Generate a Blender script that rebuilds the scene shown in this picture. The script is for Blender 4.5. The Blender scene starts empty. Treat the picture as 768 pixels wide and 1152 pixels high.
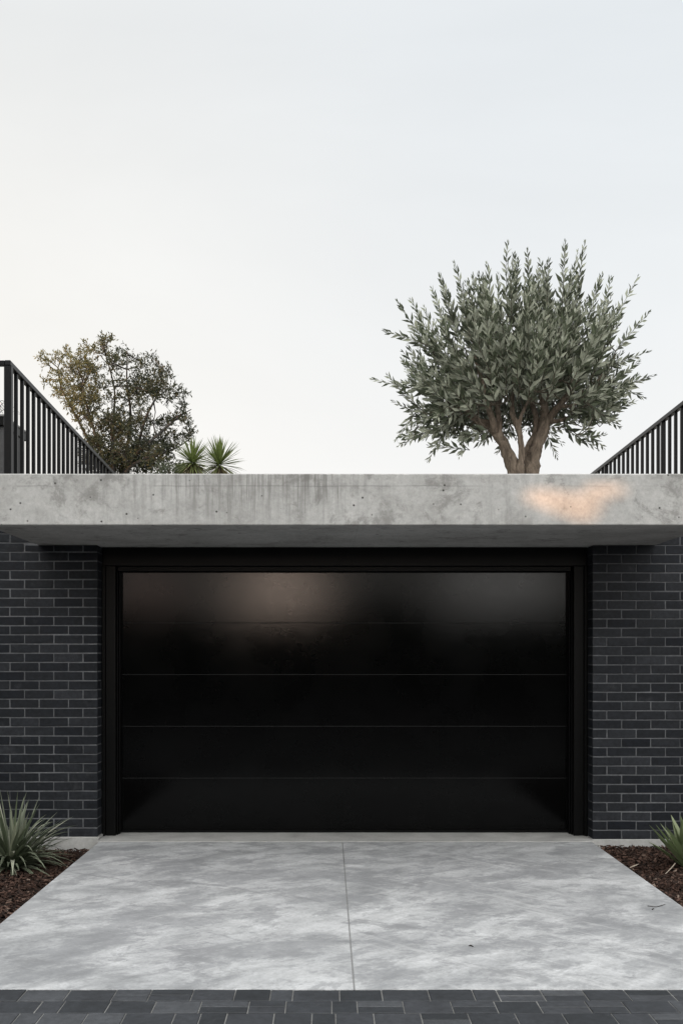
import bpy, bmesh, math, random
from mathutils import Vector, Matrix, noise
random.seed(7)
R = random.Random
sc = bpy.context.scene
C = sc.collection
F, CX, HY, EYE = 1200.0, 368.0, 735.0, 1.53     # focal length and vanishing point of the photograph, camera height

def P(px, py, Y):
    return Vector(((px - CX) * Y / F, Y, EYE + (HY - py) * Y / F))

# ------------------------------------------------------------------ helpers
def link_mesh(name, me, mats, parent=None, kind=None):
    o = bpy.data.objects.new(name, me); C.objects.link(o)
    for m in (mats if isinstance(mats, (list, tuple)) else [mats]): me.materials.append(m)
    if parent: o.parent = parent
    if kind: o['kind'] = kind
    return o
def obj(name, bm, mats, parent=None, kind=None, smooth=False):
    me = bpy.data.meshes.new(name)
    bm.normal_update(); bm.to_mesh(me); bm.free()
    if smooth:
        for p in me.polygons: p.use_smooth = True
    return link_mesh(name, me, mats, parent, kind)
def empty(name, loc=(0, 0, 0)):
    o = bpy.data.objects.new(name, None); C.objects.link(o); o.location = loc; o.empty_display_size = .3
    return o
def tag(o, label, cat=None, group=None, kind=None):
    o['label'] = label
    if cat: o['category'] = cat
    if group: o['group'] = group
    if kind: o['kind'] = kind
    return o
def box(bm, x0, x1, y0, y1, z0, z1, mi=0):
    v = [bm.verts.new(p) for p in ((x0,y0,z0),(x1,y0,z0),(x1,y1,z0),(x0,y1,z0),(x0,y0,z1),(x1,y0,z1),(x1,y1,z1),(x0,y1,z1))]
    fs = [bm.faces.new([v[i] for i in f]) for f in ((3,2,1,0),(4,5,6,7),(0,1,5,4),(1,2,6,5),(2,3,7,6),(3,0,4,7))]
    for f in fs: f.material_index = mi
    return v, fs
def bevel(bm, off, seg=1):
    bmesh.ops.bevel(bm, geom=list(bm.edges), offset=off, segments=seg, affect='EDGES', profile=.5)
def bar(bm, a, b, w, h, mi=0):
    # rectangular bar from a to b, w across, h high
    a, b = Vector(a), Vector(b); d = (b - a).normalized()
    up = Vector((0, 0, 1)) if abs(d.z) < .9 else Vector((0, 1, 0))
    s = d.cross(up).normalized(); u = s.cross(d).normalized()
    vs = []
    for p in (a, b):
        for i, j in ((-1,-1),(1,-1),(1,1),(-1,1)):
            vs.append(bm.verts.new(p + s * i * w / 2 + u * j * h / 2))
    for f in ((3,2,1,0),(4,5,6,7),(0,1,5,4),(1,2,6,5),(2,3,7,6),(3,0,4,7)):
        bm.faces.new([vs[i] for i in f]).material_index = mi
def smooth_path(pts, n=6):
    # Catmull-Rom through (Vector, radius)
    out = []
    P4 = [pts[0]] + list(pts) + [pts[-1]]
    for i in range(1, len(P4) - 2):
        p0, p1, p2, p3 = P4[i-1], P4[i], P4[i+1], P4[i+2]
        for k in range(n):
            t = k / n
            f = lambda a, b, c, d: .5 * ((2*b) + (c - a) * t + (2*a - 5*b + 4*c - d) * t*t + (3*b - a - 3*c + d) * t**3)
            out.append((f(p0[0], p1[0], p2[0], p3[0]), max(.002, f(p0[1], p1[1], p2[1], p3[1]))))
    out.append(pts[-1])
    return out
def tube(bm, pts, sides=8, lump=0.0, flute=0, cap=True):
    rings = []
    n = None
    for i, (p, r) in enumerate(pts):
        a = pts[max(0, i-1)][0]; b = pts[min(len(pts)-1, i+1)][0]
        d = (b - a).normalized()
        if n is None: n = d.orthogonal().normalized()
        n = (n - d * n.dot(d)).normalized(); m = d.cross(n)
        ring = []
        for k in range(sides):
            t = 2 * math.pi * k / sides
            q = n * math.cos(t) + m * math.sin(t)
            rr = r
            if lump:
                rr *= 1 + lump * noise.noise((p + q * r) * 14) + lump * .7 * noise.noise((p + q * r) * 34)
            if flute: rr *= 1 + .10 * math.sin(flute * t + i * .35)
            ring.append(bm.verts.new(p + q * rr))
        rings.append(ring)
    for a, b in zip(rings, rings[1:]):
        for k in range(sides):
            bm.faces.new((a[k], a[(k+1) % sides], b[(k+1) % sides], b[k]))
    if cap:
        bm.faces.new(rings[0][::-1]); bm.faces.new(rings[-1])

class Mesh:
    """fast vertex / face lists with one tone value per face"""
    def __init__(s): s.v = []; s.f = []; s.t = []
    def quad(s, a, b, c, d, t):
        n = len(s.v); s.v += [a, b, c, d]; s.f.append((n, n+1, n+2, n+3)); s.t.append(t)
    def build(s, name, mats, parent=None, kind=None):
        me = bpy.data.meshes.new(name)
        me.from_pydata([tuple(x) for x in s.v], [], s.f)
        at = me.attributes.new('tone', 'FLOAT', 'FACE')
        at.data.foreach_set('value', s.t)
        me.update()
        return link_mesh(name, me, mats, parent, kind)

# ------------------------------------------------------------------ materials
class NT:
    def __init__(s, name):
        s.m = bpy.data.materials.new(name); s.m.use_nodes = True
        s.n = s.m.node_tree.nodes; s.l = s.m.node_tree.links
        s.b = s.n['Principled BSDF']
    def node(s, t, **kw):
        n = s.n.new(t)
        for k, v in kw.items():
            if k.startswith('_'): setattr(n, k[1:], v)
        return n
    def link(s, a, b): s.l.new(a, b)
    def coord(s, scale=(1, 1, 1), rot=(0, 0, 0)):
        t = s.n.new('ShaderNodeTexCoord'); src = t.outputs['Object']
        if any(rot):                       # turn first, stretch afterwards
            q = s.n.new('ShaderNodeMapping'); q.inputs['Rotation'].default_value = rot
            s.link(src, q.inputs['Vector']); src = q.outputs['Vector']
        m = s.n.new('ShaderNodeMapping'); m.inputs['Scale'].default_value = scale
        s.link(src, m.inputs['Vector']); return m.outputs['Vector']
    def noise(s, vec, scale, detail=6, rough=.55, dist=0.0):
        n = s.n.new('ShaderNodeTexNoise')
        n.inputs['Scale'].default_value = scale; n.inputs['Detail'].default_value = detail
        n.inputs['Roughness'].default_value = rough; n.inputs['Distortion'].default_value = dist
        if vec is not None: s.link(vec, n.inputs['Vector'])
        return n.outputs['Fac']
    def ramp(s, fac, stops, interp='LINEAR'):
        r = s.n.new('ShaderNodeValToRGB'); r.color_ramp.interpolation = interp
        e = r.color_ramp.elements
        while len(e) < len(stops): e.new(.5)
        for el, (p, c) in zip(e, stops):
            el.position = p; el.color = (c, c, c, 1) if isinstance(c, (int, float)) else (*c, 1)
        s.link(fac, r.inputs['Fac']); return r.outputs['Color']
    def mix(s, fac, a, b, mode='MIX'):
        m = s.n.new('ShaderNodeMix'); m.data_type = 'RGBA'; m.blend_type = mode
        for sock, v in ((m.inputs[0], fac), (m.inputs[6], a), (m.inputs[7], b)):
            if isinstance(v, (int, float)): sock.default_value = v if sock == m.inputs[0] else (v, v, v, 1)
            elif isinstance(v, tuple): sock.default_value = (*v, 1)
            else: s.link(v, sock)
        return m.outputs[2]
    def math(s, op, a, b=0.0):
        m = s.n.new('ShaderNodeMath'); m.operation = op
        for sock, v in ((m.inputs[0], a), (m.inputs[1], b)):
            if isinstance(v, (int, float)): sock.default_value = v
            else: s.link(v, sock)
        return m.outputs[0]
    def attr(s, name):
        a = s.n.new('ShaderNodeAttribute'); a.attribute_name = name; return a.outputs['Fac']
    def bump(s, h, strength=.3, dist=.01):
        b = s.n.new('ShaderNodeBump'); b.inputs['Strength'].default_value = strength; b.inputs['Distance'].default_value = dist
        s.link(h, b.inputs['Height']); s.link(b.outputs['Normal'], s.b.inputs['Normal'])
    def base(s, c):
        if isinstance(c, tuple): s.b.inputs['Base Color'].default_value = (*c, 1)
        else: s.link(c, s.b.inputs['Base Color'])
    def set(s, rough=None, spec=None, metal=None):
        if rough is not None: s.b.inputs['Roughness'].default_value = rough
        if spec is not None: s.b.inputs['Specular IOR Level'].default_value = spec
        if metal is not None: s.b.inputs['Metallic'].default_value = metal

def m_board_concrete():
    t = NT('cast_concrete')
    v = t.coord()
    big = t.noise(v, 2.2, 12, .70, .2)
    c = t.ramp(big, [(.30, (.33, .328, .317)), (.50, (.455, .455, .446)), (.72, (.55, .55, .54))])
    fine = t.noise(v, 26, 12, .82)
    c = t.mix(.8, c, t.ramp(fine, [(.3, .62), (.7, 1.14)]), 'MULTIPLY')
    # dark weather streaks that run down the face, only in some stretches
    vs = t.coord((6, 6, .9))
    st = t.noise(vs, 2.0, 9, .72, .25)
    where = t.ramp(t.noise(t.coord((1, 1, .3)), 1.1, 3, .5), [(.47, 0.0), (.6, 1.0)])
    streak = t.math('MULTIPLY', t.ramp(st, [(.50, 0.0), (.70, 1.0)]), where)
    c = t.mix(t.math('MULTIPLY', streak, .55), c, (.20, .197, .188))
    # the weathered stretch left of the middle: long runs that start at the day joint and thin out downwards
    sx = t.node('ShaderNodeSeparateXYZ'); t.link(t.coord(), sx.inputs[0])
    wob = t.math('MULTIPLY', t.math('SUBTRACT', t.noise(t.coord((1, 1, 3)), 3.0, 4), .5), .9)
    xx = t.math('ADD', sx.outputs['X'], wob)
    mr = t.node('ShaderNodeMapRange'); mr.inputs['From Min'].default_value = .95; mr.inputs['From Max'].default_value = .45
    t.link(t.math('ABSOLUTE', t.math('ADD', xx, .48)), mr.inputs['Value'])
    fine_s = t.noise(t.coord((16, 16, .8)), 1.6, 8, .7, .2)
    run = t.math('MULTIPLY', t.ramp(fine_s, [(.46, 0.0), (.60, 1.0)]), mr.outputs[0])
    mz = t.node('ShaderNodeMapRange'); mz.inputs['From Min'].default_value = 2.44; mz.inputs['From Max'].default_value = 2.68
    mz.inputs['To Min'].default_value = .25
    t.link(sx.outputs['Z'], mz.inputs['Value'])
    c = t.mix(t.math('MULTIPLY', t.math('MULTIPLY', run, mz.outputs[0]), .8), c, (.19, .187, .178))
    # cloudy damp stains
    dn = t.noise(v, 3.6, 13, .76, .35)
    c = t.mix(t.math('MULTIPLY', t.ramp(dn, [(.54, 0.0), (.62, 1.0)]), .55), c, (.16, .157, .148))
    # pin holes
    def pits(scale, r0, r1, keep):
        vo = t.node('ShaderNodeTexVoronoi'); vo.inputs['Scale'].default_value = scale; t.link(v, vo.inputs['Vector'])
        sc3 = t.node('ShaderNodeSeparateColor'); t.link(vo.outputs['Color'], sc3.inputs[0])
        return t.math('MULTIPLY', t.ramp(vo.outputs['Distance'], [(r0, 1.0), (r1, 0.0)]), t.math('GREATER_THAN', sc3.outputs[0], keep))
    hm = t.math('MAXIMUM', pits(5.0, .045, .075, .60), pits(16.0, .07, .15, .72))
    c = t.mix(hm, c, (.05, .048, .045))
    # day joint of the pour: a thin darker line under the top edge
    sep = t.node('ShaderNodeSeparateXYZ'); t.link(t.coord(), sep.inputs[0])
    zz = t.math('ADD', sep.outputs['Z'], t.math('MULTIPLY', t.noise(v, 3.0, 4), .018))
    ln = t.math('ABSOLUTE', t.math('SUBTRACT', zz, 2.700)); ln = t.ramp(ln, [(.0015, 1.0), (.0045, 0.0)])
    lm = t.math('MULTIPLY', ln, t.ramp(t.noise(t.coord((1, 1, .1)), 1.4, 2), [(.47, 0.0), (.55, 1.0)]))
    c = t.mix(t.math('MULTIPLY', lm, .5), c, (.12, .12, .115))
    vj = t.math('ABSOLUTE', t.math('SUBTRACT', sep.outputs['X'], .215)); vj = t.ramp(vj, [(.0015, 1.0), (.005, 0.0)])
    c = t.mix(t.math('MULTIPLY', vj, .2), c, (.12, .12, .115))
    t.base(c); t.set(.82, .3)
    h = t.math('SUBTRACT', t.math('ADD', t.math('MULTIPLY', fine, .5), big), t.math('MULTIPLY', hm, 1.5))
    t.bump(h, .35, .006)
    return t.m
def m_drive():
    t = NT('brushed_concrete')
    v = t.coord()
    vr = t.coord((.75, 1.05, 1), (0, 0, math.radians(-32)))
    a = t.noise(vr, 1.35, 9, .64, 1.3)
    c = t.ramp(a, [(.30, (.29, .297, .307)), (.43, (.385, .393, .404)), (.55, (.475, .483, .494)), (.72, (.55, .558, .569))])
    b = t.noise(t.coord((.55, 1.1, 1), (0, 0, math.radians(-38))), 5.5, 12, .8, .5)
    c = t.mix(.85, c, t.ramp(b, [(.34, .70), (.62, 1.12)]), 'MULTIPLY')
    # trowel sweeps
    w = t.noise(t.coord((.9, 9, 1), (0, 0, math.radians(48))), 2.4, 8, .7, .5)
    c = t.mix(.16, c, t.ramp(w, [(.32, .72), (.68, 1.22)]), 'MULTIPLY')
    g = t.noise(v, 42, 8, .8)
    c = t.mix(.8, c, t.ramp(g, [(.3, .72), (.7, 1.18)]), 'MULTIPLY')
    # crisp-edged worn blotches
    k1 = t.noise(t.coord((.72, 1.05, 1), (0, 0, math.radians(-30))), 2.1, 15, .74, .25)
    c = t.mix(t.math('MULTIPLY', t.ramp(k1, [(.49, 0.0), (.55, 1.0)]), .55), c, (.205, .211, .222))
    k2 = t.noise(t.coord((.7, 1.1, 1), (0, 0, math.radians(-42))), 4.2, 15, .78, .2)
    c = t.mix(t.math('MULTIPLY', t.ramp(k2, [(.525, 0.0), (.575, 1.0)]), .55), c, (.215, .22, .23))
    # long pale trowel scratches, more of them on the right half
    k3 = t.noise(t.coord((.35, 5.5, 1), (0, 0, math.radians(50))), 2.4, 10, .7, .25)
    sxx = t.node('ShaderNodeSeparateXYZ'); t.link(t.coord(), sxx.inputs[0])
    mrr = t.node('ShaderNodeMapRange'); mrr.inputs['From Min'].default_value = -.4; mrr.inputs['From Max'].default_value = .9; mrr.inputs['To Min'].default_value = .15
    t.link(sxx.outputs['X'], mrr.inputs['Value'])
    c = t.mix(t.math('MULTIPLY', t.math('MULTIPLY', t.ramp(k3, [(.55, 0.0), (.62, 1.0)]), mrr.outputs[0]), .26), c, (.62, .625, .63))
    # pits
    vo = t.node('ShaderNodeTexVoronoi'); vo.inputs['Scale'].default_value = 26.0; t.link(v, vo.inputs['Vector'])
    pit = t.math('MULTIPLY', t.ramp(vo.outputs['Distance'], [(.06, 1.0), (.14, 0.0)]), t.ramp(t.noise(v, 7.0, 3), [(.52, 0.0), (.58, 1.0)]))
    c = t.mix(t.math('MULTIPLY', pit, .6), c, (.13, .13, .13))
    # stains
    s = t.noise(t.coord((.42, 1.2, 1), (0, 0, math.radians(30))), 2.6, 12, .78, .5)
    c = t.mix(t.math('MULTIPLY', t.ramp(s, [(.55, 0.0), (.60, 1.0)]), .55), c, (.20, .204, .212))
    wp = t.noise(t.coord((.5, 1.3, 1), (0, 0, math.radians(-35))), 5.0, 7, .65, .4)
    c = t.mix(t.math('MULTIPLY', t.ramp(wp, [(.60, 0.0), (.72, 1.0)]), .35), c, (.60, .605, .61))
    t.base(c); t.b.inputs['Roughness'].default_value = .62; t.set(None, .4)
    t.link(t.ramp(a, [(.3, .5), (.7, .75)]), t.b.inputs['Roughness'])
    t.bump(t.math('ADD', g, t.math('MULTIPLY', w, .6)), .25, .004)
    return t.m
def m_plain_concrete(name, lo, hi):
    t = NT(name); v = t.coord()
    a = t.noise(v, 3, 8, .65, .3); g = t.noise(v, 40, 6, .7)
    c = t.ramp(a, [(.3, lo), (.7, hi)])
    c = t.mix(.5, c, t.ramp(g, [(.3, .75), (.7, 1.15)]), 'MULTIPLY')
    t.base(c); t.set(.8, .3); t.bump(g, .3, .004); return t.m
def m_brick():
    t = NT('dark_brick'); v = t.coord()
    tone = t.attr('tone')
    c = t.ramp(tone, [(0, (.0060, .0078, .0120)), (.5, (.0125, .0145, .0184)), (1, (.0270, .0296, .0355))])
    n = t.noise(v, 30, 7, .7); d = t.noise(v, 1.6, 6, .6)
    c = t.mix(.9, c, t.ramp(n, [(.3, .45), (.7, 1.5)]), 'MULTIPLY')
    c = t.mix(.8, c, t.ramp(d, [(.3, .7), (.7, 1.3)]), 'MULTIPLY')
    bl = t.noise(v, 9, 5, .65)                               # lime bloom here and there
    c = t.mix(t.math('MULTIPLY', t.ramp(bl, [(.58, 0.0), (.75, 1.0)]), .30), c, (.08, .082, .088))
    t.base(c); t.set(.62, .22); t.bump(n, .55, .004); return t.m
def m_mortar():
    t = NT('mortar'); v = t.coord(); n = t.noise(v, 45, 6, .7); d = t.noise(v, 2.0, 5, .6)
    c = t.ramp(n, [(.3, (.11, .115, .123)), (.7, (.20, .207, .220))])
    c = t.mix(.8, c, t.ramp(d, [(.35, .45), (.65, 1.25)]), 'MULTIPLY')
    t.base(c); t.set(.95, .2); t.bump(n, .5, .004); return t.m
def m_door():
    t = NT('black_door_paint'); v = t.coord()
    grain = t.noise(t.coord((1.5, 1, 60)), 6, 4, .6); ln = t.noise(t.coord((.7, 1, .7)), 3.2, 5, .6)
    fine = t.noise(v, 160, 3, .6)
    t.base(t.mix(.6, (.0026, .0027, .0028), t.ramp(ln, [(.3, .6), (.7, 1.5)]), 'MULTIPLY'))
    t.link(t.ramp(ln, [(.3, .06), (.7, .105)]), t.b.inputs['Roughness'])
    t.set(None, .10)
    t.bump(t.math('ADD', t.math('MULTIPLY', grain, .5), t.math('ADD', fine, t.math('MULTIPLY', ln, .8))), .05, .003); return t.m
def m_paint(name, col, rough=.45, spec=.4):
    t = NT(name); v = t.coord(); n = t.noise(v, 18, 5, .6)
    t.base(t.mix(.6, col, t.ramp(n, [(.3, .75), (.7, 1.25)]), 'MULTIPLY')); t.set(rough, spec); t.bump(n, .05, .003); return t.m
def m_paver():
    t = NT('slate_paver'); v = t.coord(); tone = t.attr('tone')
    c = t.ramp(tone, [(0, (.020, .023, .027)), (.5, (.034, .037, .043)), (1, (.060, .064, .071))])
    n = t.noise(v, 26, 7, .72); d = t.noise(v, 3.4, 7, .65, .5)
    c = t.mix(.8, c, t.ramp(n, [(.3, .6), (.7, 1.4)]), 'MULTIPLY')
    c = t.mix(.6, c, t.ramp(d, [(.3, .6), (.7, 1.35)]), 'MULTIPLY')
    sc_ = t.noise(t.coord((3, .6, 1), (0, 0, .6)), 9, 6, .7)
    c = t.mix(t.math('MULTIPLY', t.ramp(sc_, [(.64, 0.0), (.74, 1.0)]), .5), c, (.16, .163, .17))
    t.base(c); t.set(.6, .4); t.bump(n, .5, .006); return t.m
def m_tone(name, stops, rough=.9, spec=.2, nscale=20, bumps=.3):
    t = NT(name); v = t.coord(); c = t.ramp(t.attr('tone'), stops); n = t.noise(v, nscale, 5, .65)
    t.base(t.mix(.6, c, t.ramp(n, [(.3, .65), (.7, 1.35)]), 'MULTIPLY')); t.set(rough, spec)
    if bumps: t.bump(n, bumps, .004)
    return t.m
def m_leaf(name, top, under, rough=.5, trans=.25, hi=None):
    t = NT(name)
    tone = t.attr('tone')
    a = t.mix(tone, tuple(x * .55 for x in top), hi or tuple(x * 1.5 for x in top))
    b = t.mix(tone, tuple(x * .7 for x in under), hi or tuple(x * 1.25 for x in under))
    g = t.node('ShaderNodeNewGeometry')
    c = t.mix(g.outputs['Backfacing'], a, b)
    t.base(c); t.set(rough, .4)
    tr = t.node('ShaderNodeBsdfTranslucent'); t.link(t.mix(.5, a, b), tr.inputs['Color'])
    mx = t.node('ShaderNodeMixShader'); mx.inputs[0].default_value = trans
    out = t.n['Material Output']
    t.link(t.b.outputs[0], mx.inputs[1]); t.link(tr.outputs[0], mx.inputs[2]); t.link(mx.outputs[0], out.inputs['Surface'])
    return t.m
def m_bark(name, lo, hi, sc_=16):
    t = NT(name); v = t.coord((1, 1, .28)); n = t.noise(v, sc_, 8, .7, .8); f = t.noise(v, sc_ * 4, 6, .7)
    c = t.ramp(n, [(.35, lo), (.62, hi)])
    c = t.mix(.6, c, t.ramp(f, [(.3, .6), (.7, 1.3)]), 'MULTIPLY')
    t.base(c); t.set(.9, .2); t.bump(t.math('ADD', n, t.math('MULTIPLY', f, .4)), .9, .02); return t.m

CONC = m_board_concrete(); DRIVE = m_drive()
PLINTH = m_plain_concrete('plinth_concrete', (.30, .298, .29), (.48, .477, .468))
BRICK, MORTAR, DOOR = m_brick(), m_mortar(), m_door()
FRAME = m_paint('black_frame_paint', (.0030, .0031, .0032), .4, .12)
STEEL = m_paint('charcoal_steel_paint', (.004, .0044, .0052), .38, .16)
PAVER = m_paver()
GROUT = m_plain_concrete('paver_grout', (.07, .07, .07), (.22, .22, .215))
ASPHALT = m_plain_concrete('asphalt', (.035, .035, .036), (.060, .060, .062))
SOIL = m_plain_concrete('dark_soil', (.012, .008, .006), (.030, .020, .015))
TERR = m_plain_concrete('terrace_gravel', (.16, .15, .13), (.28, .26, .23))
CHIP = m_tone('bark_chip', [(0, (.012, .0065, .0045)), (.55, (.045, .023, .016)), (.88, (.085, .048, .035)), (1, (.21, .16, .13))], .85, .3, 60)
STRAW = m_tone('dry_leaf', [(0, (.30, .25, .20)), (1, (.50, .46, .40))], .8, .3, 60)

# ------------------------------------------------------------------ setting: ground
def sheet(name, x0, x1, y0, y1, z, mat, kind='structure', label=None):
    bm = bmesh.new(); v = [bm.verts.new(p) for p in ((x0,y0,z),(x1,y0,z),(x1,y1,z),(x0,y1,z))]; bm.faces.new(v)
    o = obj(name, bm, mat, kind=kind)
    if label: o['label'] = label
    return o
sheet('ground', -600, 600, -600, 600, -.20, SOIL, label='dark ground around the whole plot')
sheet('street', -80, 80, -11, -1.2, -.10, ASPHALT, label='asphalt street in front of the paved apron')
# raised garden terrace behind the retaining walls
bm = bmesh.new(); box(bm, -12, 12, 9.34, 46, -.15, 2.70)
tag(obj('terrace', bm, TERR, kind='structure'), 'raised garden terrace above and behind the garage')

# driveway: two cast slabs with a control joint
DX0, DX1, DY0, DY1, JX = -1.85, 2.145, 4.86, 8.655, .123
for i, (a, b) in enumerate(((DX0, JX - .003), (JX + .003, DX1))):
    bm = bmesh.new(); box(bm, a, b, DY0, DY1, -.14, 0.0); bevel(bm, .004, 2)
    tag(obj('driveway', bm, DRIVE, kind='structure'), ['left', 'right'][i] + ' half of the mottled grey concrete driveway')

bm = bmesh.new(); box(bm, JX - .0028, JX + .0028, DY0 + .002, DY1 - .002, -.13, -.003)
tag(obj('driveway_joint', bm, m_paint('joint_filler', (.22, .22, .22), .9, .2), kind='structure'), 'thin joint running up the middle of the driveway')

# paved apron: individual dark pavers in one surface
def paving():
    bm = bmesh.new(); rg = R(5)
    lay = bm.faces.layers.float.new('tone')
    y = DY0 - .004
    while y > -1.2:
        d = .158
        x = -6.5 - rg.random() * .2
        while x < 6.5:
            w = rg.choice((.10, .11, .16, .19, .20, .21))
            t = rg.random()
            zz = rg.uniform(-.0015, .0015) - .001
            if w > .15 and rg.random() < .2:       # some cells hold two short pavers
                cells = [(x, x+w, y-d/2, y), (x, x+w, y-d, y-d/2)]
            else: cells = [(x, x+w, y-d, y)]
            for (a, b, c, e) in cells:
                t = rg.random()
                g = .0028
                v, fs = box(bm, a+g, b-g, c+g, e-g, -.05, zz)
                for q in v[4:]: q.co.z += rg.uniform(-.001, .001)
                for f in fs: f[lay] = t
            x += w
        y -= d
    bmesh.ops.bevel(bm, geom=[e for e in bm.edges if all(v.co.z > -.02 for v in e.verts)], offset=.0022, segments=1, affect='EDGES')
    n = len(bm.faces)
    v, fs = box(bm, -6.6, 6.6, -1.2, DY0 - .004, -.17, -.0045, 1)
    bm.faces.ensure_lookup_table()
    o = obj('paving', bm, [PAVER, GROUT], kind='structure')
    return tag(o, 'dark slate pavers of mixed widths in front of the driveway')
paving()

# planting beds
def bed(x0, x1, zb, seed):
    bm = bmesh.new(); nx, ny = 60, 70
    g = [[bm.verts.new((x0 + (x1-x0)*i/nx, 4.9 + 3.85*j/ny, zb + .022*noise.noise(Vector((i*.13+seed, j*.11, 0))) + .012*noise.noise(Vector((i*.5, j*.5, seed))))) for j in range(ny+1)] for i in range(nx+1)]
    for i in range(nx):
        for j in range(ny): bm.faces.new((g[i][j], g[i+1][j], g[i+1][j+1], g[i][j+1]))
    o = obj('planting_bed', bm, SOIL, kind='structure', smooth=True)
    o['label'] = 'soil bed ' + ('left' if x0 < 0 else 'right') + ' of the driveway'
    m = Mesh(); rg = R(seed)
    cx0, cx1 = (max(x0, -3.4), x1 - .01) if x0 < 0 else (x0 + .01, min(x1, 3.6))
    for k in range(15000):
        x, y = rg.uniform(cx0, cx1), rg.uniform(4.92, 8.72)
        L, W, T = rg.uniform(.012, .045), rg.uniform(.004, .013), rg.uniform(.002, .006)
        if rg.random() < .12: L *= 1.5; W *= 1.4
        z = zb + .022*noise.noise(Vector(((x-x0)/(x1-x0)*nx*.13+seed, (y-4.9)/3.85*ny*.11, 0))) + rg.uniform(.004, .028)
        e = min(x - cx0 if x0 > 0 else cx1 - x, .06)
        z -= (.06 - e) * .25
        M = Matrix.Translation((x, y, z)) @ Matrix.Rotation(rg.uniform(0, 6.28), 4, 'Z') @ Matrix.Rotation(rg.gauss(0, .45), 4, 'X') @ Matrix.Rotation(rg.gauss(0, .45), 4, 'Y')
        vs = [M @ Vector((a*L/2*(1 + .3*rg.random()), b*W/2*(1+.4*rg.random()), c*T/2)) for c in (-1, 1) for a, b in ((-1,-1),(1,-1),(1,1),(-1,1))]
        n = len(m.v); m.v += vs
        t = rg.random() ** 1.3
        if rg.random() < .012: t = 1.0
        elif t > .93: t = .9
        for f in ((4,5,6,7),(0,1,5,4),(1,2,6,5),(2,3,7,6),(3,0,4,7)):
            m.f.append(tuple(n+i for i in f)); m.t.append(t)
    o = m.build('bark_mulch', CHIP, kind='stuff')
    o['label'] = 'dark brown bark mulch in the bed ' + ('left' if x0 < 0 else 'right') + ' of the driveway'
bed(-7.0, DX0 - .004, -.10, 11)
bed(DX1 + .004, 7.0, -.062, 23)

# ------------------------------------------------------------------ garage
WY = 8.76                       # face of the brick
SX0, SX1 = -2.37, 2.69          # canopy slab
SZ0, SZ1 = 2.42, 2.777
LX, RX = -1.883, 2.175          # opening between the brick piers
garage = tag(empty('garage', (0.15, WY, 0)), 'dark brick garage with a wide black door under a thick concrete slab roof', 'garage')
def gpart(name, bm, mats, parent=garage, smooth=False):
    o = obj(name, bm, mats, None, smooth=smooth)
    o.parent = parent
    o.matrix_parent_inverse = Matrix.Translation(Vector((-0.15, -WY, 0)))
    return o
bm = bmesh.new()
nx = 90
xs = [SX0 + (SX1 - SX0) * i / nx for i in range(nx + 1)]
rg = R(3)
ring = []
for x in xs:
    j = lambda s: s * noise.noise(Vector((x * 7, s * 900, 0)))
    ring.append([bm.verts.new(p) for p in ((x, 7.400 + j(.0015), SZ0 + .006 + j(.002)), (x, 7.406, SZ0), (x, 9.62, SZ0), (x, 9.62, SZ1), (x, 7.408, SZ1), (x, 7.400 + j(.0015), SZ1 - .007 + j(.003)))])
for a, b in zip(ring, ring[1:]):
    for k in range(6): bm.faces.new((a[k], b[k], b[(k+1) % 6], a[(k+1) % 6]))
bm.faces.new(ring[0]); bm.faces.new(ring[-1][::-1])
bmesh.ops.recalc_face_normals(bm, faces=bm.faces)
gpart('roof_slab', bm, CONC)

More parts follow.
